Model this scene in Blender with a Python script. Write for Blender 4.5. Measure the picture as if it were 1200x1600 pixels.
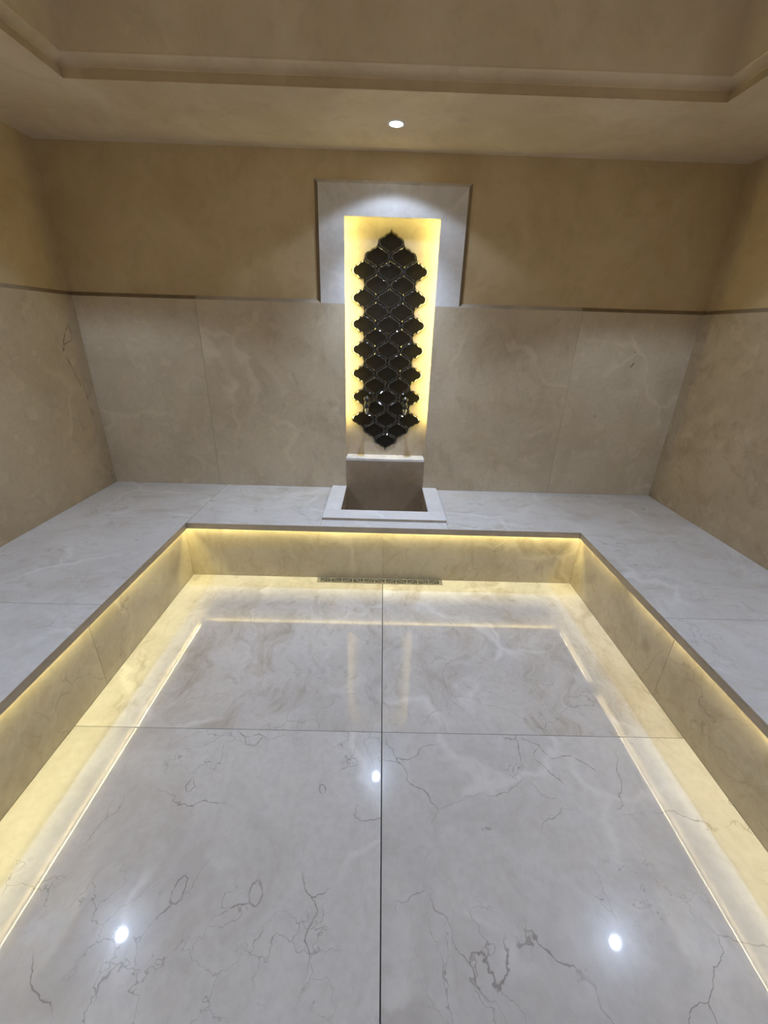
import bpy, bmesh, math, random
from mathutils import Vector, Matrix

for o in list(bpy.data.objects):
    bpy.data.objects.remove(o, do_unlink=True)
scene = bpy.context.scene
COL = scene.collection
random.seed(7)
PI = math.pi

# ------------------------------------------------------------------ camera
CAM_LOC = Vector((-0.037, -3.314, 1.677))
PITCH, ROLL, YAW, FPX = -0.4109, 0.0308, 0.0120, 649.7
fw = Vector((math.sin(YAW)*math.cos(PITCH), math.cos(YAW)*math.cos(PITCH), math.sin(PITCH)))
rt = fw.cross(Vector((0, 0, 1))).normalized()
up = rt.cross(fw)
r2 = rt*math.cos(ROLL) + up*math.sin(ROLL)
u2 = -rt*math.sin(ROLL) + up*math.cos(ROLL)
cam_d = bpy.data.cameras.new('camera')
cam_d.sensor_fit = 'VERTICAL'
cam_d.sensor_height = 36.0
cam_d.sensor_width = 27.0
cam_d.lens = FPX/1600*36.0
cam_d.clip_start = 0.02
cam = bpy.data.objects.new('camera', cam_d)
COL.objects.link(cam)
M = Matrix((r2, u2, -fw)).transposed().to_4x4()
M.translation = CAM_LOC
cam.matrix_world = M
scene.camera = cam

# ------------------------------------------------------------------ world, exposure, light levels
w = bpy.data.worlds.new('world')
scene.world = w
w.use_nodes = True
w.node_tree.nodes['Background'].inputs[0].default_value = (0.02, 0.02, 0.022, 1)
w.node_tree.nodes['Background'].inputs[1].default_value = 1.0
scene.view_settings.view_transform = 'Standard'
scene.view_settings.look = 'None'
scene.view_settings.exposure = 0.0
scene.view_settings.gamma = 1.0
scene.view_settings.use_curve_mapping = False

scene.cycles.max_bounces = 7
scene.cycles.diffuse_bounces = 5
scene.cycles.glossy_bounces = 3
scene.cycles.caustics_reflective = False
scene.cycles.caustics_refractive = False
SPOT_W = 46.0            # recessed downlights, cool white
SPOT_COL = (0.74, 0.92, 1.26)
SPOT_ANGLE = math.radians(125)
LED_E = 154.0             # warm LED tape, emission strength
LED_COL = (1.0, 0.875, 0.40)

# ------------------------------------------------------------------ helpers
def prop(o, label=None, cat=None, group=None, kind=None):
    if label: o['label'] = label
    if cat: o['category'] = cat
    if group: o['group'] = group
    if kind: o['kind'] = kind
    return o

def link(name, bm, mat, parent=None, smooth=False, tint=None):
    bmesh.ops.recalc_face_normals(bm, faces=bm.faces)
    me = bpy.data.meshes.new(name)
    bm.to_mesh(me); bm.free()
    if smooth:
        for p in me.polygons: p.use_smooth = True
    me.materials.append(mat)
    o = bpy.data.objects.new(name, me)
    COL.objects.link(o)
    if parent:
        o.parent = parent
        o.matrix_parent_inverse = Matrix.Translation(-Vector(parent.location))
    if tint: o.color = tint
    return o

def empty(name, loc, label=None, cat=None, group=None, kind=None):
    o = bpy.data.objects.new(name, None)
    o.location = loc
    o.empty_display_size = 0.1
    COL.objects.link(o)
    return prop(o, label, cat, group, kind)

def add_box(bm, x0, x1, y0, y1, z0, z1):
    vs = [bm.verts.new((x, y, z)) for z in (z0, z1) for x, y in ((x0, y0), (x1, y0), (x1, y1), (x0, y1))]
    for f in ((3, 2, 1, 0), (4, 5, 6, 7), (0, 1, 5, 4), (1, 2, 6, 5), (2, 3, 7, 6), (3, 0, 4, 7)):
        bm.faces.new([vs[i] for i in f])

def box(x0, x1, y0, y1, z0, z1, bev=0.0):
    bm = bmesh.new()
    add_box(bm, x0, x1, y0, y1, z0, z1)
    if bev:
        bmesh.ops.bevel(bm, geom=list(bm.edges), offset=bev, segments=1, affect='EDGES', profile=0.5)
    return bm

def prism(poly, a0, a1, axis, bev=0.0):
    """polygon in the two other axes extruded along axis from a0 to a1"""
    def P(p, a):
        if axis == 'z': return (p[0], p[1], a)
        if axis == 'y': return (p[0], a, p[1])
        return (a, p[0], p[1])
    bm = bmesh.new()
    A = [bm.verts.new(P(p, a0)) for p in poly]
    B = [bm.verts.new(P(p, a1)) for p in poly]
    n = len(poly)
    bm.faces.new(A[::-1]); bm.faces.new(B)
    for i in range(n):
        bm.faces.new((A[i], A[(i+1) % n], B[(i+1) % n], B[i]))
    if bev:
        bmesh.ops.bevel(bm, geom=list(bm.edges), offset=bev, segments=1, affect='EDGES', profile=0.5)
    return bm

def add_lathe(bm, prof, origin, axis, seg=24):
    """profile of (radius, height) turned about axis through origin"""
    ax = Vector(axis).normalized()
    t = Vector((1, 0, 0)) if abs(ax.x) < 0.9 else Vector((0, 0, 1))
    u = ax.cross(t).normalized(); v = ax.cross(u)
    rings = []
    for r, h in prof:
        if r < 1e-6:
            rings.append([bm.verts.new(Vector(origin) + ax*h)])
        else:
            rings.append([bm.verts.new(Vector(origin) + ax*h + (u*math.cos(2*PI*k/seg) + v*math.sin(2*PI*k/seg))*r) for k in range(seg)])
    for a, b in zip(rings, rings[1:]):
        for k in range(seg):
            q = (k+1) % seg
            if len(a) == 1 and len(b) == 1: continue
            if len(a) == 1: bm.faces.new((a[0], b[k], b[q]))
            elif len(b) == 1: bm.faces.new((a[k], a[q], b[0]))
            else: bm.faces.new((a[k], a[q], b[q], b[k]))

def lathe(prof, origin, axis, seg=24):
    bm = bmesh.new()
    add_lathe(bm, prof, origin, axis, seg)
    return bm

# ------------------------------------------------------------------ node helpers
class NT:
    def __init__(s, mat):
        s.t = mat.node_tree; s.n = s.t.nodes; s.l = s.t.links
    def node(s, typ, ins=None, **kw):
        nd = s.n.new(typ)
        for k, v in kw.items(): setattr(nd, k, v)
        for k, v in (ins or {}).items():
            if isinstance(v, bpy.types.NodeSocket): s.l.new(v, nd.inputs[k])
            else: nd.inputs[k].default_value = v
        return nd
    def math(s, op, a, b=0.0, c=None, clamp=False):
        ins = {0: a, 1: b}
        if c is not None: ins[2] = c
        return s.node('ShaderNodeMath', ins, operation=op, use_clamp=clamp).outputs[0]
    def vec(s, op, a, b=(0, 0, 0)):
        return s.node('ShaderNodeVectorMath', {0: a, 1: b}, operation=op).outputs[0]
    def scale(s, a, f):
        return s.node('ShaderNodeVectorMath', {0: a, 'Scale': f}, operation='SCALE').outputs[0]
    def noise(s, v, scale, detail=4, rough=0.5, dist=0.0, out=0):
        return s.node('ShaderNodeTexNoise', {'Vector': v, 'Scale': scale, 'Detail': detail, 'Roughness': rough, 'Distortion': dist}).outputs[out]
    def voro(s, v, scale, feature='F1', out='Distance', rnd=1.0):
        return s.node('ShaderNodeTexVoronoi', {'Vector': v, 'Scale': scale, 'Randomness': rnd}, feature=feature).outputs[out]
    def ramp(s, f, a, b, lo=0.0, hi=1.0, smooth=True):
        nd = s.node('ShaderNodeMapRange', {0: f, 1: a, 2: b, 3: lo, 4: hi}, interpolation_type='SMOOTHSTEP' if smooth else 'LINEAR')
        return nd.outputs[0]
    def mix(s, f, a, b, blend='MIX'):
        nd = s.node('ShaderNodeMix', data_type='RGBA', blend_type=blend)
        for k, v in ((0, f), (6, a), (7, b)):
            if isinstance(v, bpy.types.NodeSocket): s.l.new(v, nd.inputs[k])
            else: nd.inputs[k].default_value = v if k == 0 else (*v, 1)
        return nd.outputs[2]

def new_mat(name):
    m = bpy.data.materials.new(name)
    m.use_nodes = True
    nt = NT(m)
    b = nt.n['Principled BSDF']
    return m, nt, b

def marble(name, light, mid, brown, dark, rough, spec=0.5, crack=1.0, haze=0.0, streak=(1.0, 0.42, 0.5), cscale=2.2, marks=None, rings=0.6):
    """cream limestone-marble: clouds, rusty streaks, pale and dark hairline veins, fossil rings.
    Object colour: R = rusty share, G = vein share, B and A = offset of the pattern per slab."""
    m, nt, b = new_mat(name)
    pos = nt.node('ShaderNodeTexCoord').outputs['Object']
    oc = nt.node('ShaderNodeObjectInfo').outputs['Color']
    oa = nt.node('ShaderNodeObjectInfo').outputs['Alpha']
    sep = nt.node('ShaderNodeSeparateColor', {0: oc})
    R, G, B = sep.outputs[0], sep.outputs[1], sep.outputs[2]
    off = nt.node('ShaderNodeCombineXYZ', {0: nt.math('MULTIPLY', B, 37.0), 1: nt.math('MULTIPLY', oa, 53.0), 2: nt.math('MULTIPLY', B, 11.0)}).outputs[0]
    p = nt.vec('ADD', pos, off)
    # warp
    wn = nt.noise(p, 1.6, 3, 0.6, 0, 1)
    wv = nt.scale(nt.vec('SUBTRACT', wn, (0.5, 0.5, 0.5)), 0.55)
    pw = nt.vec('ADD', p, wv)
    fine = nt.scale(nt.vec('SUBTRACT', nt.noise(p, 11.0, 3, 0.65, 0, 1), (0.5, 0.5, 0.5)), 0.07)
    pf = nt.vec('ADD', pw, fine)
    # clouds
    c1 = nt.noise(pw, 1.3, 4, 0.58)
    col = nt.mix(nt.ramp(c1, 0.36, 0.64), mid, light)
    c2 = nt.noise(pw, 5.5, 5, 0.62)
    col = nt.mix(nt.math('MULTIPLY', nt.ramp(c2, 0.30, 0.78), 0.45), col, tuple(x*1.10 for x in light))
    gr = nt.noise(p, 34.0, 3, 0.6)
    col = nt.mix(nt.math('MULTIPLY', nt.ramp(gr, 0.35, 0.7), 0.16), col, tuple(x*0.72 for x in mid))
    col = nt.mix(nt.math('MULTIPLY', R, 0.14, clamp=True), col, brown)
    # rusty streaks along a diagonal
    mp = nt.node('ShaderNodeMapping', {'Vector': pw, 'Rotation': (0.3, 0.2, -0.85), 'Scale': streak})
    st = nt.noise(mp.outputs[0], 4.2, 6, 0.72, 0.1)
    rust = nt.math('MULTIPLY', nt.math('MULTIPLY', nt.ramp(st, 0.46, 0.76), 0.8), R, clamp=True)
    col = nt.mix(rust, col, brown)
    st2 = nt.noise(mp.outputs[0], 13.0, 5, 0.72, 0.0)
    col = nt.mix(nt.math('MULTIPLY', nt.math('MULTIPLY', nt.ramp(st2, 0.50, 0.76), R), 0.50, clamp=True), col, tuple(x*0.85 for x in brown))
    # pale veins
    e1 = nt.voro(pf, cscale*0.62, 'DISTANCE_TO_EDGE')
    msk = nt.ramp(nt.noise(p, 1.9, 3), 0.44, 0.60)
    col = nt.mix(nt.math('MULTIPLY', nt.math('MULTIPLY', nt.ramp(e1, 0.0, 0.042, 1, 0), msk), 0.42), col, tuple(min(0.95, x*1.22) for x in light))
    # dark hairlines
    e2 = nt.voro(nt.vec('ADD', pf, (3.1, 7.7, 1.3)), cscale, 'DISTANCE_TO_EDGE')
    m2 = nt.ramp(nt.noise(nt.vec('ADD', p, (9, 2, 4)), 2.3, 3), 0.50, 0.62)
    h = nt.math('MULTIPLY', nt.ramp(e2, 0.001, 0.007, 1, 0), m2)
    pf2 = nt.vec('ADD', pf, fine)
    e3 = nt.voro(pf2, cscale*3.1, 'DISTANCE_TO_EDGE')
    m3 = nt.ramp(nt.noise(nt.vec('ADD', p, (1, 12, 6)), 2.9, 3), 0.50, 0.62)
    h = nt.math('MAXIMUM', h, nt.math('MULTIPLY', nt.math('MULTIPLY', nt.ramp(e3, 0.003, 0.016, 1, 0), m3), 0.7))
    # fossil rings and pits
    vd = nt.node('ShaderNodeTexVoronoi', {'Vector': nt.vec('ADD', p, fine), 'Scale': 3.4}, feature='F1')
    d, rc = vd.outputs['Distance'], nt.node('ShaderNodeSeparateColor', {0: vd.outputs['Color']})
    rad = nt.math('MULTIPLY_ADD', rc.outputs[1], 0.06, 0.035)
    ring = nt.ramp(nt.math('ABSOLUTE', nt.math('SUBTRACT', d, rad)), 0.003, 0.011, 1, 0)
    ring = nt.math('MULTIPLY', ring, nt.math('GREATER_THAN', rc.outputs[0], 0.87))
    ring = nt.math('MULTIPLY', ring, rings)
    h = nt.math('MAXIMUM', h, ring)
    h = nt.math('MULTIPLY', nt.math('MULTIPLY', h, G), crack, clamp=True)
    col = nt.mix(h, col, dark)
    if marks: col = marks(nt, pos, fine, col)
    nt.l.new(col, b.inputs['Base Color'])
    rv = nt.math('MULTIPLY_ADD', nt.noise(p, 6.0, 2), rough*0.5, rough*0.75)
    nt.l.new(rv, b.inputs['Roughness'])
    b.inputs['Specular IOR Level'].default_value = spec
    if haze:
        b.inputs['Coat Weight'].default_value = haze
        b.inputs['Coat Roughness'].default_value = 0.20
        b.inputs['Coat IOR'].default_value = 1.4
    return m

def seg_marks(segs, dark, width, amount=0.85, along=(1, 1, 0)):
    """named hairlines of single slabs: polylines in metres on the stone"""
    def f(nt, pos, fine, col):
        p = nt.vec('ADD', pos, nt.vec('MULTIPLY', fine, tuple(0.6*a for a in along)))
        tot = None
        for a, bb, wd in segs:
            a, bb = Vector(a), Vector(bb)
            ab = bb - a
            pa = nt.vec('SUBTRACT', p, tuple(a))
            t = nt.node('ShaderNodeVectorMath', {0: pa, 1: tuple(ab/ab.length_squared)}, operation='DOT_PRODUCT').outputs['Value']
            t = nt.math('MULTIPLY', t, 1.0, clamp=True)
            q = nt.vec('SUBTRACT', pa, nt.node('ShaderNodeVectorMath', {0: tuple(ab), 'Scale': t}, operation='SCALE').outputs[0])
            ln = nt.node('ShaderNodeVectorMath', {0: q}, operation='LENGTH').outputs['Value']
            g = nt.ramp(ln, width*wd*0.4, width*wd, 1, 0)
            tot = g if tot is None else nt.math('MAXIMUM', tot, g)
        brk = nt.ramp(nt.noise(pos, 28.0, 3), 0.28, 0.56)
        return nt.mix(nt.math('MULTIPLY', nt.math('MULTIPLY', tot, brk), amount), col, dark)
    return f

def poly(pts, z=None, x=None, y=None, wd=1.0, closed=False):
    P3 = []
    for p in pts:
        if z is not None: P3.append((p[0], p[1], z))
        elif x is not None: P3.append((x, p[0], p[1]))
        else: P3.append((p[0], y, p[1]))
    if closed: P3.append(P3[0])
    return [(a, b, wd) for a, b in zip(P3, P3[1:])]

def simple(name, col, rough, metal=0.0, spec=0.5, var=0.0, vscale=8.0, bump=0.0):
    m, nt, b = new_mat(name)
    pos = nt.node('ShaderNodeTexCoord').outputs['Object']
    n = nt.noise(pos, vscale, 6, 0.6)
    c = nt.mix(nt.ramp(n, 0.35, 0.65), tuple(x*(1-var) for x in col), tuple(min(1, x*(1+var)) for x in col))
    nt.l.new(c, b.inputs['Base Color'])
    b.inputs['Roughness'].default_value = rough
    b.inputs['Metallic'].default_value = metal
    b.inputs['Specular IOR Level'].default_value = spec
    if bump:
        bp = nt.node('ShaderNodeBump', {'Strength': bump, 'Distance': 0.01, 'Height': nt.noise(pos, vscale*2.5, 5, 0.6)})
        nt.l.new(bp.outputs[0], b.inputs['Normal'])
    return m

def emitter(name, col, strength):
    m = bpy.data.materials.new(name); m.use_nodes = True
    nt = NT(m); nt.n.clear()
    e = nt.node('ShaderNodeEmission', {0: (*col, 1), 1: strength})
    o = nt.node('ShaderNodeOutputMaterial'); nt.l.new(e.outputs[0], o.inputs[0])
    return m

def plaster_mat(name='tadelakt_plaster', k=(1, 1, 1)):
    m, nt, b = new_mat(name)
    pos = nt.node('ShaderNodeTexCoord').outputs['Object']
    w1 = nt.vec('ADD', pos, nt.scale(nt.vec('SUBTRACT', nt.noise(pos, 2.0, 4, 0.5, 0, 1), (0.5, 0.5, 0.5)), 0.5))
    a = nt.noise(w1, 1.7, 6, 0.6)
    col = nt.mix(nt.ramp(a, 0.32, 0.68), (0.45, 0.345, 0.21), (0.54, 0.43, 0.285))
    c = nt.noise(w1, 9.0, 7, 0.65)
    col = nt.mix(nt.math('MULTIPLY', nt.ramp(c, 0.50, 0.66), 0.30), col, (0.39, 0.29, 0.17))
    d = nt.noise(w1, 4.3, 8, 0.7, 0.6)
    col = nt.mix(nt.math('MULTIPLY', nt.ramp(d, 0.56, 0.68), 0.25), col, (0.60, 0.49, 0.34))
    col = nt.mix(1.0, col, k, 'MULTIPLY')
    nt.l.new(col, b.inputs['Base Color'])
    nt.l.new(nt.math('MULTIPLY_ADD', c, 0.25, 0.38), b.inputs['Roughness'])
    b.inputs['Specular IOR Level'].default_value = 0.35
    bp = nt.node('ShaderNodeBump', {'Strength': 0.25, 'Distance': 0.01, 'Height': nt.math('ADD', d, nt.math('MULTIPLY', nt.noise(pos, 40, 3), 0.15))})
    nt.l.new(bp.outputs[0], b.inputs['Normal'])
    return m

DARK = (0.17, 0.13, 0.10)
fl = []
fl += poly([(-0.404+0.02*math.cos(t)*1.1, -2.574+0.034*math.sin(t)) for t in [i*PI/4 for i in range(8)]], z=0, closed=True)
fl += poly([(-0.654+0.02*math.cos(t), -2.569+0.035*math.sin(t)) for t in [i*PI/4 for i in range(8)]], z=0, closed=True)
fl += poly([(-0.237+0.015*math.cos(t), -2.239+0.022*math.sin(t)) for t in [i*PI/4 for i in range(8)]], z=0, closed=True)
fl += poly([(-0.76, -2.20), (-0.78, -2.24), (-0.76, -2.27), (-0.74, -2.24), (-0.76, -2.20)], z=0, wd=0.8)
fl += poly([(-0.69, -2.64), (-0.66, -2.60)], z=0) + poly([(-0.52, -2.64), (-0.46, -2.605), (-0.42, -2.60)], z=0, wd=0.8)
fl += poly([(-0.65, -1.985), (-0.61, -2.02), (-0.55, -2.00), (-0.50, -2.03), (-0.44, -2.00)], z=0) 
fl += poly([(-0.61, -2.02), (-0.60, -2.05), (-0.55, -2.06), (-0.53, -2.02)], z=0)
fl += poly([(0.63, -2.00), (0.70, -2.03), (0.74, -2.09), (0.83, -2.08), (0.90, -2.13)], z=0)
fl += poly([(0.70, -2.03), (0.66, -2.09), (0.71, -2.15), (0.74, -2.19)], z=0)
fl += poly([(-0.10, -2.30), (-0.10, -2.34), (-0.06, -2.345), (0.0, -2.345)], z=0, wd=0.8)
fl += poly([(0.375, -2.372), (0.383, -2.371)], z=0, wd=1.7) + poly([(0.395, -2.368), (0.403, -2.369)], z=0, wd=1.7)
floor_dark = marble('floor_marble', (0.645, 0.632, 0.62), (0.50, 0.483, 0.468), (0.40, 0.35, 0.285), DARK, 0.028, 0.38, 0.6, 0.40,
                    marks=seg_marks(fl, DARK, 0.0036, 0.5))
wl = []
wl += poly([(-0.13, 1.64), (-0.11, 1.66), (-0.10, 1.61), (-0.12, 1.55), (-0.20, 1.53), (-0.23, 1.48), (-0.21, 1.54), (-0.16, 1.60), (-0.13, 1.64)], x=-2.256, wd=0.8)
wl += poly([(-0.21, 1.44), (-0.17, 1.33), (-0.14, 1.24)], x=-2.256) + poly([(-0.11, 1.23), (-0.10, 1.13), (-0.085, 1.02)], x=-2.256, wd=0.7)
wr = poly([(1.835, 1.58), (1.845, 1.555), (1.835, 1.545)], y=0) + poly([(1.845, 1.51), (1.835, 1.485), (1.83, 1.48)], y=0, wd=1.3) + poly([(1.645, 1.10), (1.65, 1.095)], y=0, wd=1.6)
wall_marble = marble('wall_marble', (0.60, 0.51, 0.37), (0.50, 0.41, 0.285), (0.40, 0.305, 0.195), DARK, 0.26, 0.4, 0.45, marks=seg_marks(wl+wr, DARK, 0.007, 0.7, (0, 0.9, 1.2)))
bench_marble = marble('bench_marble', (0.69, 0.665, 0.63), (0.60, 0.57, 0.535), (0.45, 0.39, 0.31), DARK, 0.30, 0.45, 0.5, streak=(0.55, 1.3, 0.6), rings=0.0)
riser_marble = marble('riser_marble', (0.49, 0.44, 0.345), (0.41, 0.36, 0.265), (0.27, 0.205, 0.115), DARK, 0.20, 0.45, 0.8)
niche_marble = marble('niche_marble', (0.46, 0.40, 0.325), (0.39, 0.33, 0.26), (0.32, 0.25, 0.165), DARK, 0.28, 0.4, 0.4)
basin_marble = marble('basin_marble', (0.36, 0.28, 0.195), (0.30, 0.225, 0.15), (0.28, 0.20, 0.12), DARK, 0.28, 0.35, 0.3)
surround_marble = marble('surround_marble', (0.66, 0.63, 0.59), (0.58, 0.545, 0.50), (0.46, 0.40, 0.32), DARK, 0.28, 0.4, 0.3)
rim_marble = marble('pale_marble', (0.76, 0.735, 0.71), (0.69, 0.66, 0.63), (0.55, 0.50, 0.43), DARK, 0.25, 0.45, 0.25)
plaster = plaster_mat('tadelakt_plaster', (1.14, 1.12, 1.02))
ceil_plaster = plaster_mat('ceiling_plaster', (1.36, 1.44, 1.62))
mortar = simple('mortar', (0.34, 0.28, 0.21), 0.8, var=0.12)
grout_dark = simple('dark_joint', (0.10, 0.085, 0.07), 0.85, var=0.2)
tile_glass = simple('black_mirror_glass', (0.012, 0.010, 0.008), 0.03, 0.0, 0.10, 0.25, 5.0)
tile_glass.node_tree.nodes['Principled BSDF'].inputs['IOR'].default_value = 1.5
half_shade_edge = simple('half_shade_stone_edge', (0.40, 0.335, 0.25), 0.5, var=0.08)  # lighter edge tone, part shade in the colour: bevels by the niche, bench, rim
shaded_edge = simple('shaded_stone_edge', (0.25, 0.19, 0.12), 0.55, var=0.12)  # shade of the marble bevels put into a dark brown colour
tile_bevel = simple('bevelled_mirror_edge', (0.075, 0.07, 0.066), 0.10, 0.7, 0.5, 0.2, 30.0)
tile_grout = simple('tile_grout', (0.035, 0.03, 0.026), 0.6, var=0.25, vscale=40)
chrome = simple('chrome', (0.34, 0.35, 0.37), 0.28, 1.0, var=0.05)
dark_chrome = simple('dark_chrome', (0.06, 0.06, 0.065), 0.3, 1.0, var=0.1)
steel = simple('brushed_steel', (0.60, 0.585, 0.55), 0.38, 0.85, var=0.12, vscale=30)
drain_dark = simple('drain_shadow_well', (0.10, 0.095, 0.085), 0.5, var=0.2)
white_trim = simple('white_enamel', (0.80, 0.80, 0.80), 0.35, var=0.02)
led_mat = emitter('warm_led', LED_COL, LED_E)
led_weak = emitter('warm_led_tired', (1.0, 0.86, 0.48), LED_E*0.78)
led_niche = emitter('warm_led_niche', (1.0, 0.86, 0.27), 55.0)
led_niche_top = emitter('warm_led_niche_top', (1.0, 0.86, 0.24), 9.5)
tape_white = simple('white_tape', (0.75, 0.73, 0.68), 0.5, var=0.03)
lens_mat = emitter('downlight_lens', (0.93, 0.97, 1.0), 40.0)

# ------------------------------------------------------------------ the room's sizes (metres)
WX = 2.256           # half width between the marble side walls
YF = -5.0            # front wall behind the camera
ZC = 2.723           # border of the ceiling
ZM = 1.845           # top of the marble
TP = 0.025           # the marble stands proud of the plaster and is bevelled up to it
TK = 0.030           # marble thickness
HB = 0.45            # bench top
IX, IY = 1.343, -0.766     # inner edge of the bench nosing
RX, RY = 1.389, -0.698     # riser faces
YE = -4.35           # end of the side benches

def tint(r, g): return (r, g, random.random(), random.random())

# ------------------------------------------------------------------ floor
fo = link('floor', box(-WX-0.3, WX+0.3, YF-0.3, 0.3, -0.20, -0.020), grout_dark)
prop(fo, kind='structure')
DX0, DX1, DY1 = -0.477, 0.435, -0.766
def slab(name, pts, z0, z1, mat, parent, t, axis='z', bev=0.0012):
    return link(name, prism(pts, z0, z1, axis, bev), mat, parent, tint=t)
g = 0.002
YJ = -1.977
slab('floor_slab', [(-RX, RY), (DX0, RY), (DX0, DY1), (-g, DY1), (-g, YJ+0.001), (-RX, YJ+0.001)], -0.02, 0, floor_dark, fo, (1.2, 0.45, 0.31, 0.62))
slab('floor_slab', [(DX1, RY), (RX, RY), (RX, YJ+0.001), (g, YJ+0.001), (g, DY1), (DX1, DY1)], -0.02, 0, floor_dark, fo, (1.3, 0.5, 0.72, 0.18))
rows = [YJ-0.001, -3.256, -4.40, YF]
for i in range(3):
    for s in (-1, 1):
        a, b_ = (-RX, -g) if s < 0 else (g, RX)
        slab('floor_slab', [(a, rows[i+1]+0.002), (b_, rows[i+1]+0.002), (b_, rows[i]), (a, rows[i])], -0.02, 0, floor_dark, fo,
             (0.35, 1.0, 0.12+0.31*i+0.2*(s > 0), 0.45+0.13*i+0.27*(s > 0)))
for s in (-1, 1):
    a, b_ = (-WX, -RX-g) if s < 0 else (RX+g, WX)
    slab('floor_slab', [(a, YF), (b_, YF), (b_, YE-0.04), (a, YE-0.04)], -0.02, 0, floor_dark, fo, tint(0.3, 0.8))

# ------------------------------------------------------------------ back wall with niche
NX, NZ0, NZ1 = 0.3225, 0.710, 2.369        # opening of the niche
CXN, CZ1, NY = 0.372, 2.418, 0.125         # hollow behind the lip
bm = bmesh.new()
H = 3.4
Y1 = TK
add_box(bm, -WX-0.3, -CXN, Y1, 0.32, 0, H); add_box(bm, CXN, WX+0.3, Y1, 0.32, 0, H)
add_box(bm, -CXN, CXN, Y1, 0.32, CZ1, H); add_box(bm, -CXN, CXN, Y1, 0.32, 0, NZ0-0.02)
add_box(bm, -CXN, CXN, NY+0.02, 0.32, NZ0-0.02, CZ1)
wb = link('wall_back', bm, mortar); prop(wb, kind='structure')
J = 0.0008
XJ = 1.386
WE = WX+TP                     # plaster plane of the side walls
def loft(name, front, mid, mat, t, edge):
    """a slab whose face 'front' is bevelled out to 'mid' at the plaster plane"""
    bm = bmesh.new()
    n = len(front)
    rings = [[bm.verts.new((x, y, z)) for x, z in P] for P, y in ((front, 0.0), (mid, TP), (mid, TK))]
    for A, B in zip(rings, rings[1:]):
        for i in range(n): bm.faces.new((A[i], A[(i+1) % n], B[(i+1) % n], B[i]))
    bm.faces.new(rings[0]); bm.faces.new(rings[-1][::-1])
    o = link(name, bm, mat, wb, tint=t)
    o.data.materials.append(half_shade_edge if n == 5 else shaded_edge)  # bevels within the niche downlight's beam get the less shaded tone
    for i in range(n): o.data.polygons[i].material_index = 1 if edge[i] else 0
    return o
ZT = ZM+TP
FX, FZ = 0.493, 2.546          # niche surround, front edge
FXB, FZB = FX+TP, FZ+TP
loft('wall_slab', [(-WE, 0.02), (-XJ-J, 0.02), (-XJ-J, ZM), (-WE, ZM)], [(-WE, 0.02), (-XJ-J, 0.02), (-XJ-J, ZT), (-WE, ZT)], wall_marble, (0.25, 0.6, 0.83, 0.30), (0, 0, 1, 0))
loft('wall_slab', [(XJ+J, 0.02), (WE, 0.02), (WE, ZM), (XJ+J, ZM)], [(XJ+J, 0.02), (WE, 0.02), (WE, ZT), (XJ+J, ZT)], wall_marble, (0.3, 0.3, 0.56, 0.11), (0, 0, 1, 0))
loft('wall_slab', [(-XJ+J, 0.02), (-NX, 0.02), (-NX, ZM), (-FX, ZM), (-XJ+J, ZM)], [(-XJ+J, 0.02), (-NX, 0.02), (-NX, ZM), (-FXB, ZT), (-XJ+J, ZT)], wall_marble, (0.75, 0.3, 0.41, 0.77), (0, 0, 0, 1, 0))
loft('wall_slab', [(NX, 0.02), (XJ-J, 0.02), (XJ-J, ZM), (FX, ZM), (NX, ZM)], [(NX, 0.02), (XJ-J, 0.02), (XJ-J, ZT), (FXB, ZT), (NX, ZM)], wall_marble, (0.7, 0.3, 0.17, 0.52), (0, 0, 1, 0, 0))
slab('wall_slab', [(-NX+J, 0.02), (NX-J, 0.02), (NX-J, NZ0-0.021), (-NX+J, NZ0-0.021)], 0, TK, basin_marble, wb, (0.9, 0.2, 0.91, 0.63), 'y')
for s in (-1, 1):
    loft('surround_piece', [(s*FX, ZM+J), (s*NX, ZM+J), (s*NX, NZ1), (s*FX, FZ-J)], [(s*FXB, ZT+J), (s*NX, ZM+J), (s*NX, NZ1), (s*FXB, FZB-J)], surround_marble, (0.2, 0.3, 0.4+0.2*s, 0.65), (0, 0, 0, 1))
loft('surround_piece', [(-FX, FZ), (-NX, NZ1+J), (NX, NZ1+J), (FX, FZ)], [(-FXB, FZB), (-NX, NZ1+J), (NX, NZ1+J), (FXB, FZB)], surround_marble, (0.2, 0.3, 0.8, 0.7), (0, 0, 0, 0))
link('niche_back_panel', box(-CXN, CXN, NY, NY+0.018, NZ0, CZ1), niche_marble, wb, tint=(0.3, 0.5, 0.35, 0.15))
link('niche_sill', box(-NX+J, NX-J, 0.0, NY, NZ0-0.02, NZ0, 0.001), rim_marble, wb, tint=(0.1, 0.2, 0.55, 0.25))
for s in (-1, 1):
    a, b_ = sorted((s*CXN, s*(CXN-0.006)))
    link('niche_side_panel', box(a, b_, TK, NY, NZ0, CZ1), niche_marble, wb, tint=tint(0.2, 0.2))
link('niche_top_panel', box(-CXN+0.007, CXN-0.007, TK, NY, CZ1-0.006, CZ1), niche_marble, wb, tint=tint(0.2, 0.2))
# plaster coat above the marble
bm = bmesh.new()
add_box(bm, -WE, -FXB, TP, TK, ZT, ZC+0.1); add_box(bm, FXB, WE, TP, TK, ZT, ZC+0.1); add_box(bm, -FXB, FXB, TP, TK, FZB, ZC+0.1)
link('plaster_coat', bm, plaster, wb)

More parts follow.
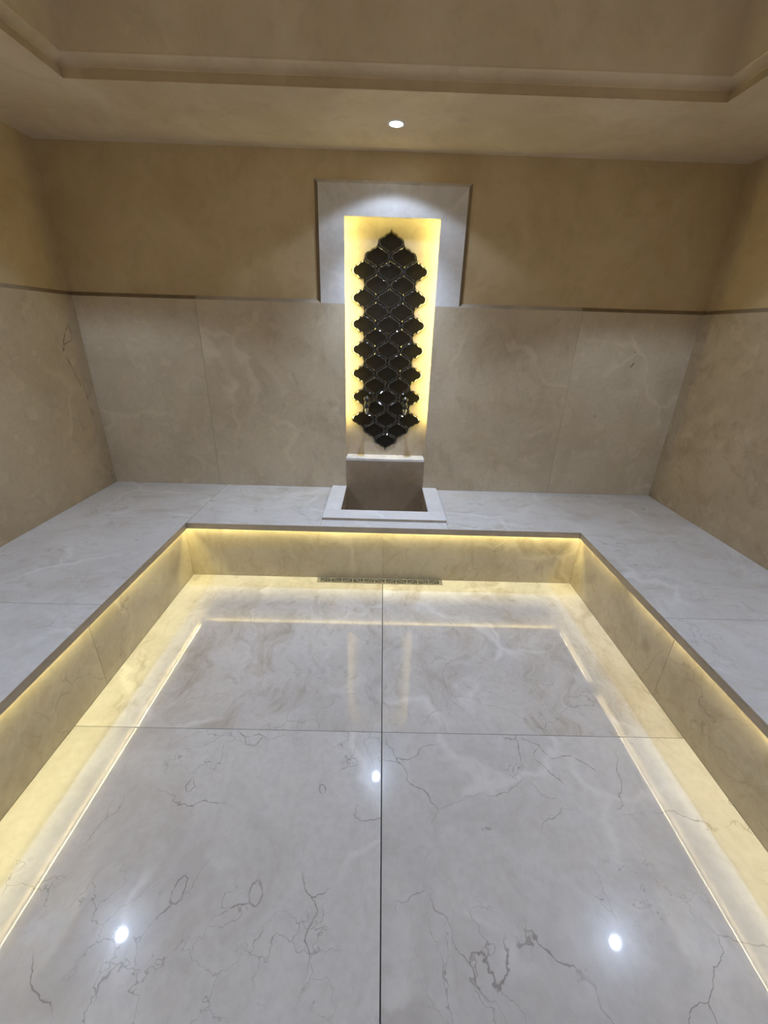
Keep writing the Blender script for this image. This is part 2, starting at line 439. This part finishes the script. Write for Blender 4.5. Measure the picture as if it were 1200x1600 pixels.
# ------------------------------------------------------------------ side and front walls
for s, nm in ((-1, 'wall_left'), (1, 'wall_right')):
    xs = sorted((s*(WX+TK), s*(WX+0.3)))
    wo = link(nm, box(xs[0], xs[1], YF-0.3, TK, 0, H), mortar); prop(wo, kind='structure')
    ys = [0.0, -1.90, -3.40, YF]
    prof = [(s*WX, 0.0), (s*WX, ZM), (s*WE, ZT), (s*(WX+TK), ZT), (s*(WX+TK), 0.0)]
    for i in range(3):
        o = link('wall_slab', prism(prof, ys[i+1]+J, ys[i]-J, 'y'), wall_marble, wo,
                 tint=((0.25, 0.7, 0.21+0.2*i, 0.37) if s < 0 else (1.1, 0.2, 0.67+0.1*i, 0.85)))
        o.data.materials.append(shaded_edge)
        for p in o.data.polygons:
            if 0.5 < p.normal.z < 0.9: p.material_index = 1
    xs = sorted((s*WE, s*(WX+TK)))
    link('plaster_coat', box(xs[0], xs[1], YF, TP, ZT, ZC+0.1), plaster, wo)
wf = link('wall_front', box(-WX-0.3, WX+0.3, YF-0.3, YF-TK, 0, H), mortar); prop(wf, kind='structure')
prof = [(YF, 0.0), (YF, ZM), (YF-TP, ZT), (YF-TK, ZT), (YF-TK, 0.0)]
for x0, x1 in ((-WX, -0.75), (-0.75, 0.75), (0.75, WX)):
    link('wall_slab', prism(prof, x0+J, x1-J, 'x'), wall_marble, wf, tint=tint(0.5, 0.3))
link('plaster_coat', box(-WE, WE, YF-TK, YF-TP, ZT, ZC+0.1), plaster, wf)

# ------------------------------------------------------------------ ceiling with raised vault
CX_, CY0, CY1 = 1.575, -0.707, -4.28
def ceiling():
    bm = bmesh.new()
    def ring(dx, z):
        return [bm.verts.new((x, y, z)) for x, y in ((-CX_+dx, CY0-dx), (CX_-dx, CY0-dx), (CX_-dx, CY1+dx), (-CX_+dx, CY1+dx))]
    prof = [(0.0, ZC), (-0.005, ZC+0.003), (-0.009, ZC+0.010), (-0.026, ZC+0.050), (-0.024, ZC+0.056), (0.018, ZC+0.076), (0.024, ZC+0.084), (0.024, ZC+0.090), (0.085, ZC+0.42), (0.13, ZC+0.50)]
    out = [bm.verts.new(c) for c in ((-WX-0.05, 0.05, ZC), (WX+0.05, 0.05, ZC), (WX+0.05, YF-0.05, ZC), (-WX-0.05, YF-0.05, ZC))]
    rings = [out] + [ring(*p) for p in prof]
    for a, b in zip(rings, rings[1:]):
        for k in range(4):
            q = (k+1) % 4
            bm.faces.new((a[k], a[q], b[q], b[k]))
    bm.faces.new(rings[-1])
    # upper shell so that the ceiling has a thickness
    top = [bm.verts.new(c) for c in ((-WX-0.05, 0.05, ZC+0.65), (WX+0.05, 0.05, ZC+0.65), (WX+0.05, YF-0.05, ZC+0.65), (-WX-0.05, YF-0.05, ZC+0.65))]
    for k in range(4):
        q = (k+1) % 4
        bm.faces.new((out[k], out[q], top[q], top[k]))
    bm.faces.new(top)
    return bm
co = link('ceiling', ceiling(), ceil_plaster); prop(co, kind='structure')

# ------------------------------------------------------------------ stone bench along three sides
bench = empty('stone_bench', (0, -0.4, 0), 'U-shaped pale marble bench running round the sunken floor on three sides', 'bench')
TS = 0.012           # slab
bt = lambda r, g_, b_, a: (r, g_, b_, a)
def top_slab(pts, t):
    o = slab('bench_slab', pts, HB-TS, HB, bench_marble, bench, t)
    o.data.materials.append(half_shade_edge)
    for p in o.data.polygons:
        if abs(p.normal.z) < 0.3: p.material_index = 1  # upright slab edges coloured darker to carry their shade
e = 0.0006
BX = 0.4372          # outer sides of the basin block
XL0 = -WX+e
top_slab([(-WX+e, -e), (-IX+0.011, -e), (-IX, IY), (-IX, -1.684), (-WX+e, -1.684)], bt(0.9, 0.6, 0.14, 0.33))
top_slab([(-WX+e, -1.686), (-IX, -1.686), (-IX, -3.2), (-WX+e, -3.2)], bt(0.5, 0.8, 0.54, 0.73))
top_slab([(-WX+e, -3.202), (-IX, -3.202), (-IX, YE), (-WX+e, YE)], tint(0.3, 0.4))
top_slab([(-IX+0.013, -e), (-BX-e, -e), (-BX-e, IY), (-IX+0.002, IY)], bt(1.0, 0.6, 0.77, 0.28))
top_slab([(-BX+e, -0.6405), (BX-e, -0.6405), (BX-e, IY), (-BX+e, IY)], bt(0.2, 0.3, 0.37, 0.91))
top_slab([(BX+e, -e), (WX-e, -e), (WX-e, -1.684), (IX, -1.684), (IX, IY), (BX+e, IY)], bt(1.0, 0.5, 0.63, 0.05))
top_slab([(WX-e, -1.686), (IX, -1.686), (IX, -3.2), (WX-e, -3.2)], bt(0.6, 0.8, 0.22, 0.48))
top_slab([(WX-e, -3.202), (IX, -3.202), (IX, YE), (WX-e, YE)], tint(0.3, 0.4))
# nosing: a strip under the front edge that hides the light slot
ZN, TN, TNB = 0.406, 0.026, 0.041
def nosing(pts, t): slab('nosing', pts, ZN, HB-TS-0.0003, half_shade_edge, bench, t, bev=0.001)  # nosing colour has the shade of the bench front in it
nosing([(-IX, IY), (-IX, YE), (-IX-TN, YE), (-IX-TN, IY+TNB)], bt(0.3, 0.3, 0.3, 0.6))
nosing([(IX, IY), (IX+TN, IY+TNB), (IX+TN, YE), (IX, YE)], bt(0.3, 0.3, 0.7, 0.2))
nosing([(-IX, IY), (-IX-TN, IY+TNB), (IX+TN, IY+TNB), (IX, IY)], bt(0.5, 0.3, 0.5, 0.4))
# risers
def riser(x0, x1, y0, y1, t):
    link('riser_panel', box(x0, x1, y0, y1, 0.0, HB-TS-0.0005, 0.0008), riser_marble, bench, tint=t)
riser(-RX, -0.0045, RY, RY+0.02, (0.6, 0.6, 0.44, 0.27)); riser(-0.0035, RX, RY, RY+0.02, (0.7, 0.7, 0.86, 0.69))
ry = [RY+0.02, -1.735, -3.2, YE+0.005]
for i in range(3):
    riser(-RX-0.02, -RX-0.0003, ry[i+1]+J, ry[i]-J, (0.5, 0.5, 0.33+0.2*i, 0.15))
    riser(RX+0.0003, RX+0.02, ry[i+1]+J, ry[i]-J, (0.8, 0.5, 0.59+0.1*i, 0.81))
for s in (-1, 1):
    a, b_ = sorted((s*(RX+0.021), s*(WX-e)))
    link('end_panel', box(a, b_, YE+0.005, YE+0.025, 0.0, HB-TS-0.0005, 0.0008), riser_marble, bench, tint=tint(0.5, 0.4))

# ------------------------------------------------------------------ basin let into the bench below the niche
basin = empty('wash_basin', (0, -0.33, 0.12), 'square sunken marble wash basin with raised pale rim in the back bench', 'basin')
BI, BF0, BF1 = 0.319, -0.515, -0.639       # inner half width, inner and outer front
bm = bmesh.new()
add_box(bm, -BX+0.0015, -BI, BF1, -0.0025, 0.10, HB); add_box(bm, BI, BX-0.0015, BF1, -0.0025, 0.10, HB)
add_box(bm, -BI, BI, BF1, BF0, 0.10, HB); add_box(bm, -BI, BI, BF0, -0.0025, 0.10, 0.14)
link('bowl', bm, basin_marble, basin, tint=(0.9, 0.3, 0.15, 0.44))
RT = HB+0.019
RO = -0.662
slab('rim_piece', [(-BX, -0.003), (-BI, -0.003), (-BI, BF0), (-BI, BF0-e), (-BX, BF0-e)], HB+0.0005, RT, rim_marble, basin, (0.3, 0.2, 0.1, 0.3))
slab('rim_piece', [(BI, -0.003), (BX, -0.003), (BX, BF0-e), (BI, BF0-e)], HB+0.0005, RT, rim_marble, basin, (0.3, 0.2, 0.4, 0.8))
slab('rim_piece', [(-BX, BF0-2*e), (BX, BF0-2*e), (BX, RO), (-BX, RO)], HB+0.0005, RT, rim_marble, basin, (0.3, 0.2, 0.9, 0.5))
for o in list(basin.children):
    if o.name.startswith('rim_piece'):
        o.data.materials.append(half_shade_edge)
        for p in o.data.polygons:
            if abs(p.normal.z) < 0.3: p.material_index = 1  # shade on the rim's upright faces painted as a browner colour
link('waste_plug', lathe([(0, 0.004), (0.024, 0.004), (0.028, 0.0), (0.028, -0.002), (0, -0.002)], (0, -0.26, 0.1425), (0, 0, 1), 20), chrome, basin)

# ------------------------------------------------------------------ LED tapes
def led(name, boxes, mat, label, loc, down=False):
    bm = bmesh.new()
    for b_ in boxes: add_box(bm, *b_)
    bmesh.ops.translate(bm, vec=-Vector(loc), verts=bm.verts)
    o = link(name, bm, mat)
    o.location = loc
    if down:                      # a tape shines from its face only
        o.data.materials.append(tape_white)
        for p in o.data.polygons:
            if p.normal.z > -0.5: p.material_index = 1
    prop(o, label, 'led strip', 'warm led strips')
    return o
ZL0, ZL1 = 0.4225, HB-TS-0.0006
La, Lb = 0.0305, 0.0375      # behind the front of the nosing
led('led_strip', [(-IX-Lb, -IX-La, YE+0.03, IY+0.03, ZL0, ZL1)], led_mat, 'warm yellow LED strip under the front edge of the left bench', (-IX-La, -2.5, ZL0), True)
led('led_strip', [(-IX-0.01, IX+0.01, IY+La+TNB-TN, IY+Lb+TNB-TN, ZL0, ZL1)], led_mat, 'warm yellow LED strip under the front edge of the back bench', (0, IY+La+TNB-TN, ZL0), True)
led('led_strip', [(IX+La, IX+Lb, -1.235, IY+0.03, ZL0, ZL1), (IX+La, IX+Lb, YE+0.03, -1.35, ZL0, ZL1)], led_weak,
    'paler LED strip with a gap under the front edge of the right bench', (IX+La, -2.5, ZL0), True)
yl0, yl1 = 0.034, 0.046
led('led_strip', [(-NX-0.030, -NX-0.020, yl0, yl1, 1.0, CZ1-0.03)], led_niche, 'warm yellow LED strip behind the left edge of the tiled niche', (-NX-0.02, 0.03, 0.82))
led('led_strip', [(NX+0.020, NX+0.030, yl0, yl1, 1.0, CZ1-0.03)], led_niche, 'warm yellow LED strip behind the right edge of the tiled niche', (NX+0.02, 0.03, 0.82))
led('led_strip', [(-NX, NX, yl0, yl1, NZ1+0.018, NZ1+0.028)], led_niche_top, 'warm yellow LED strip behind the top edge of the tiled niche', (0, 0.03, NZ1+0.018))

# ------------------------------------------------------------------ lantern tile panel in the niche
TW, TH = 0.187, 0.1765
TZ, TX, TY = 1.540, -0.004, NY
def outline(k=1.0, n=6):
    W2, H2, ex = TW/2, TH/2, 0.0095
    r_x, r_z = TW/4-ex, TH/4-ex
    q = []
    for i in range(n+1):            # rounded lobe at the side, then the hollow up to the tip
        t = PI/2*i/n
        q.append((W2-r_x+r_x*math.cos(t), r_z*math.sin(t)))
    for i in range(n+1):
        t = PI/2*(1-i/n)
        q.append((r_x-r_x*math.cos(t)*1.0, H2-r_z*math.sin(t)))
    full = []
    full += q
    full += [(-x, z) for x, z in q[::-1][1:]]
    full += [(-x, -z) for x, z in q[1:]]
    full += [(x, -z) for x, z in q[::-1][1:-1]]
    return [(x*k, z*k) for x, z in full]
def tile_mesh():
    bm = bmesh.new()
    levels = [(0.968, 0.0), (0.968, -0.0045), (0.950, -0.0062), (0.835, -0.0105), (0.82, -0.0108)]
    rings = [[bm.verts.new((x, y, z)) for x, z in outline(k)] for k, y in levels]
    n = len(rings[0])
    for a, b in zip(rings, rings[1:]):
        for i in range(n):
            bm.faces.new((a[i], a[(i+1) % n], b[(i+1) % n], b[i]))
    bm.faces.new(rings[-1]); bm.faces.new(rings[0][::-1])
    return bm
def finish_tile(o):
    o.data.materials.append(tile_bevel)
    for p in o.data.polygons:
        if 0.05 < abs(p.normal.y) < 0.995: p.material_index = 1
panel = empty('lantern_tile_panel', (TX, TY, TZ), 'panel of black mirror lantern tiles inside the yellow lit niche', 'tile panel')
rows_ = [1, 2] + [3, 2]*6 + [3, 2, 1]
spots = []
for r, n in enumerate(rows_):
    z = TZ + TH*4 - r*TH/2
    for c in range(n):
        spots.append((TX + (c-(n-1)/2)*TW, z))
bm = bmesh.new()
for x, z in spots:
    vs = [bm.verts.new((x+px, TY-0.0002, z+pz)) for px, pz in outline(1.0)]
    vf = [bm.verts.new((x+px, TY-0.0035, z+pz)) for px, pz in outline(0.995)]
    n = len(vs)
    bm.faces.new(vf)
    for i in range(n): bm.faces.new((vs[i], vs[(i+1) % n], vf[(i+1) % n], vf[i]))
link('grout_bed', bm, tile_grout, panel)
t0 = None
for x, z in spots:
    if t0 is None:
        t0 = link('lantern_tile', tile_mesh(), tile_glass, panel); o = t0; finish_tile(o)
    else:
        o = t0.copy(); COL.objects.link(o)
    o.location = (x, TY-0.0025, z)
    o.rotation_euler = (random.gauss(0, 0.006), 0, random.gauss(0, 0.006))

# ------------------------------------------------------------------ two taps over the basin
def tap(x, z, label):
    yt = TY-0.013
    yb = -0.005
    t = empty('wall_tap', (x, yt, z), label, 'tap', 'taps below the lantern tiles')
    link('flange', lathe([(0, 0), (0.027, 0), (0.027, 0.004), (0.020, 0.010), (0.013, 0.012), (0, 0.012)], (x, yt, z), (0, -1, 0), 28), dark_chrome, t, True)
    link('stem', lathe([(0, 0.008), (0.011, 0.008), (0.010, 0.03), (0.012, yt-yb), (0, yt-yb)], (x, yt, z), (0, -1, 0), 20), dark_chrome, t, True)
    link('body', lathe([(0, -0.020), (0.013, -0.020), (0.019, -0.014), (0.0225, -0.004), (0.0225, 0.004), (0.017, 0.012), (0.012, 0.020), (0.011, 0.034), (0, 0.034)], (x, yb, z), (0, 0, 1), 28), dark_chrome, t, True)
    link('spout', lathe([(0, -0.020), (0.0135, -0.020), (0.0155, -0.030), (0.012, -0.044), (0.0085, -0.056), (0.0105, -0.062), (0, -0.062)], (x, yb-0.001, z), (0, 0, 1), 24), chrome, t, True)
    h = link('handle', lathe([(0, 0.034), (0.009, 0.034), (0.016, 0.040), (0.0245, 0.049), (0.0255, 0.056), (0.020, 0.063), (0.008, 0.066), (0, 0.066)], (x, yb, z), (0, 0, 1), 28), dark_chrome, t, True)
    link('handle_cap', lathe([(0, 0.0655), (0.009, 0.0655), (0.008, 0.070), (0, 0.071)], (x, yb, z), (0, 0, 1), 20), chrome, t, True)
tap(-0.158, 1.137, 'dark chrome tap with round handle on the left half of the black tile panel')
tap(0.140, 1.137, 'dark chrome tap with round handle on the right half of the black tile panel')

# ------------------------------------------------------------------ drain at the foot of the back riser
drain = empty('linear_drain', ((DX0+DX1)/2, (RY+DY1)/2, -0.015), 'long narrow steel floor drain with patterned squares at the foot of the back riser', 'drain')
a0, a1, b0, b1 = DX0+0.002, DX1-0.002, DY1+0.002, RY-0.001
link('channel', box(a0+0.004, a1-0.004, b0+0.004, b1-0.004, -0.019, -0.010), drain_dark, drain)
bm = bmesh.new()
fw_, zt = 0.007, 0.0015
add_box(bm, a0, a1, b0, b0+fw_, -0.018, zt); add_box(bm, a0, a1, b1-fw_, b1, -0.018, zt)
add_box(bm, a0, a0+fw_*2.6, b0+fw_, b1-fw_, -0.018, zt); add_box(bm, a1-fw_*2.6, a1, b0+fw_, b1-fw_, -0.018, zt)
link('drain_frame', bm, steel, drain)
NSQ = 11
x0, x1 = a0+fw_*2.6, a1-fw_*2.6
wq = (x1-x0)/NSQ
hy0, hy1 = b0+fw_, b1-fw_
def grate(i):
    bm = bmesh.new()
    xa, xb = x0+i*wq, x0+(i+1)*wq
    bw = 0.007
    add_box(bm, xa+0.0003, xa+bw/2+0.001, hy0, hy1, -0.009, 0.0008); add_box(bm, xb-bw/2-0.001, xb-0.0003, hy0, hy1, -0.009, 0.0008)
    xi, xo = xa+bw/2+0.001, xb-bw/2-0.001
    def bar(p, q, wd):
        d = Vector((q[0]-p[0], q[1]-p[1], 0)); n = Vector((-d.y, d.x, 0)).normalized()*wd/2
        lo = [bm.verts.new((p[0]+sx*n.x, p[1]+sx*n.y, z)) for z in (-0.009, 0.0005) for sx in (-1, 1)]
        hi = [bm.verts.new((q[0]+sx*n.x, q[1]+sx*n.y, z)) for z in (-0.009, 0.0005) for sx in (-1, 1)]
        for f in ((lo[0], lo[1], lo[3], lo[2]), (hi[0], hi[2], hi[3], hi[1]), (lo[0], hi[0], hi[1], lo[1]), (lo[2], lo[3], hi[3], hi[2]), (lo[0], lo[2], hi[2], hi[0]), (lo[1], hi[1], hi[3], lo[3])):
            bm.faces.new(f)
    flip = i % 2
    ya, yb = (hy0, hy1) if not flip else (hy1, hy0)
    bar((xi, ya), (xo, yb), 0.005)                     # diagonal
    for k in range(1, 4):                               # slats on one side of it
        f = k/4
        xx = xi+(xo-xi)*f if not flip else xo-(xo-xi)*f
        if not flip: bar((xx, hy0), (xx, hy0+(hy1-hy0)*f), 0.0042)
        else: bar((xx, hy1), (xx, hy1-(hy1-hy0)*(1-f)), 0.0042)
    return link('grate_square', bm, steel, drain)
for i in range(NSQ): grate(i)

# ------------------------------------------------------------------ recessed downlights
def downlight(x, y, label, power=0.78, core=0.48):
    t = empty('downlight', (x, y, ZC), label, 'downlight', 'recessed ceiling downlights')
    link('trim_ring', lathe([(0.036, 0.020), (0.036, -0.001), (0.038, -0.004), (0.046, -0.004), (0.050, -0.0005), (0.050, 0.0)], (x, y, ZC), (0, 0, 1), 32), white_trim, t, True)
    link('lens', lathe([(0, -0.002), (0.0362, -0.002), (0.0362, 0.004), (0, 0.004)], (x, y, ZC), (0, 0, 1), 32), lens_mat, t)
    ld = bpy.data.lights.new('downlight_beam', 'SPOT')
    ld.energy = SPOT_W*power; ld.color = SPOT_COL; ld.spot_size = SPOT_ANGLE; ld.spot_blend = 0.2; ld.shadow_soft_size = 0.025
    lo = bpy.data.objects.new('downlight_beam', ld)
    COL.objects.link(lo)
    lo.parent = t
    lo.location = (0, 0, -0.035)
    lc = ld.copy(); lc.energy = SPOT_W*core; lc.spot_size = math.radians(90); lc.spot_blend = 1.0
    l2 = bpy.data.objects.new('downlight_core', lc)
    COL.objects.link(l2); l2.parent = t; l2.location = (0, 0, -0.035)
downlight(0.0, -0.365, 'small round lit downlight in the ceiling border in front of the niche', 0.22, 2.3)
downlight(-1.962, -1.658, 'small round lit downlight in the ceiling border over the left bench')
downlight(1.912, -1.662, 'small round lit downlight in the ceiling border over the right bench')
downlight(-1.93, -3.45, 'small round lit downlight over the left bench near the front wall')
downlight(1.93, -3.45, 'small round lit downlight over the right bench near the front wall')
downlight(0.0, -4.62, 'small round lit downlight in the ceiling border by the front wall')
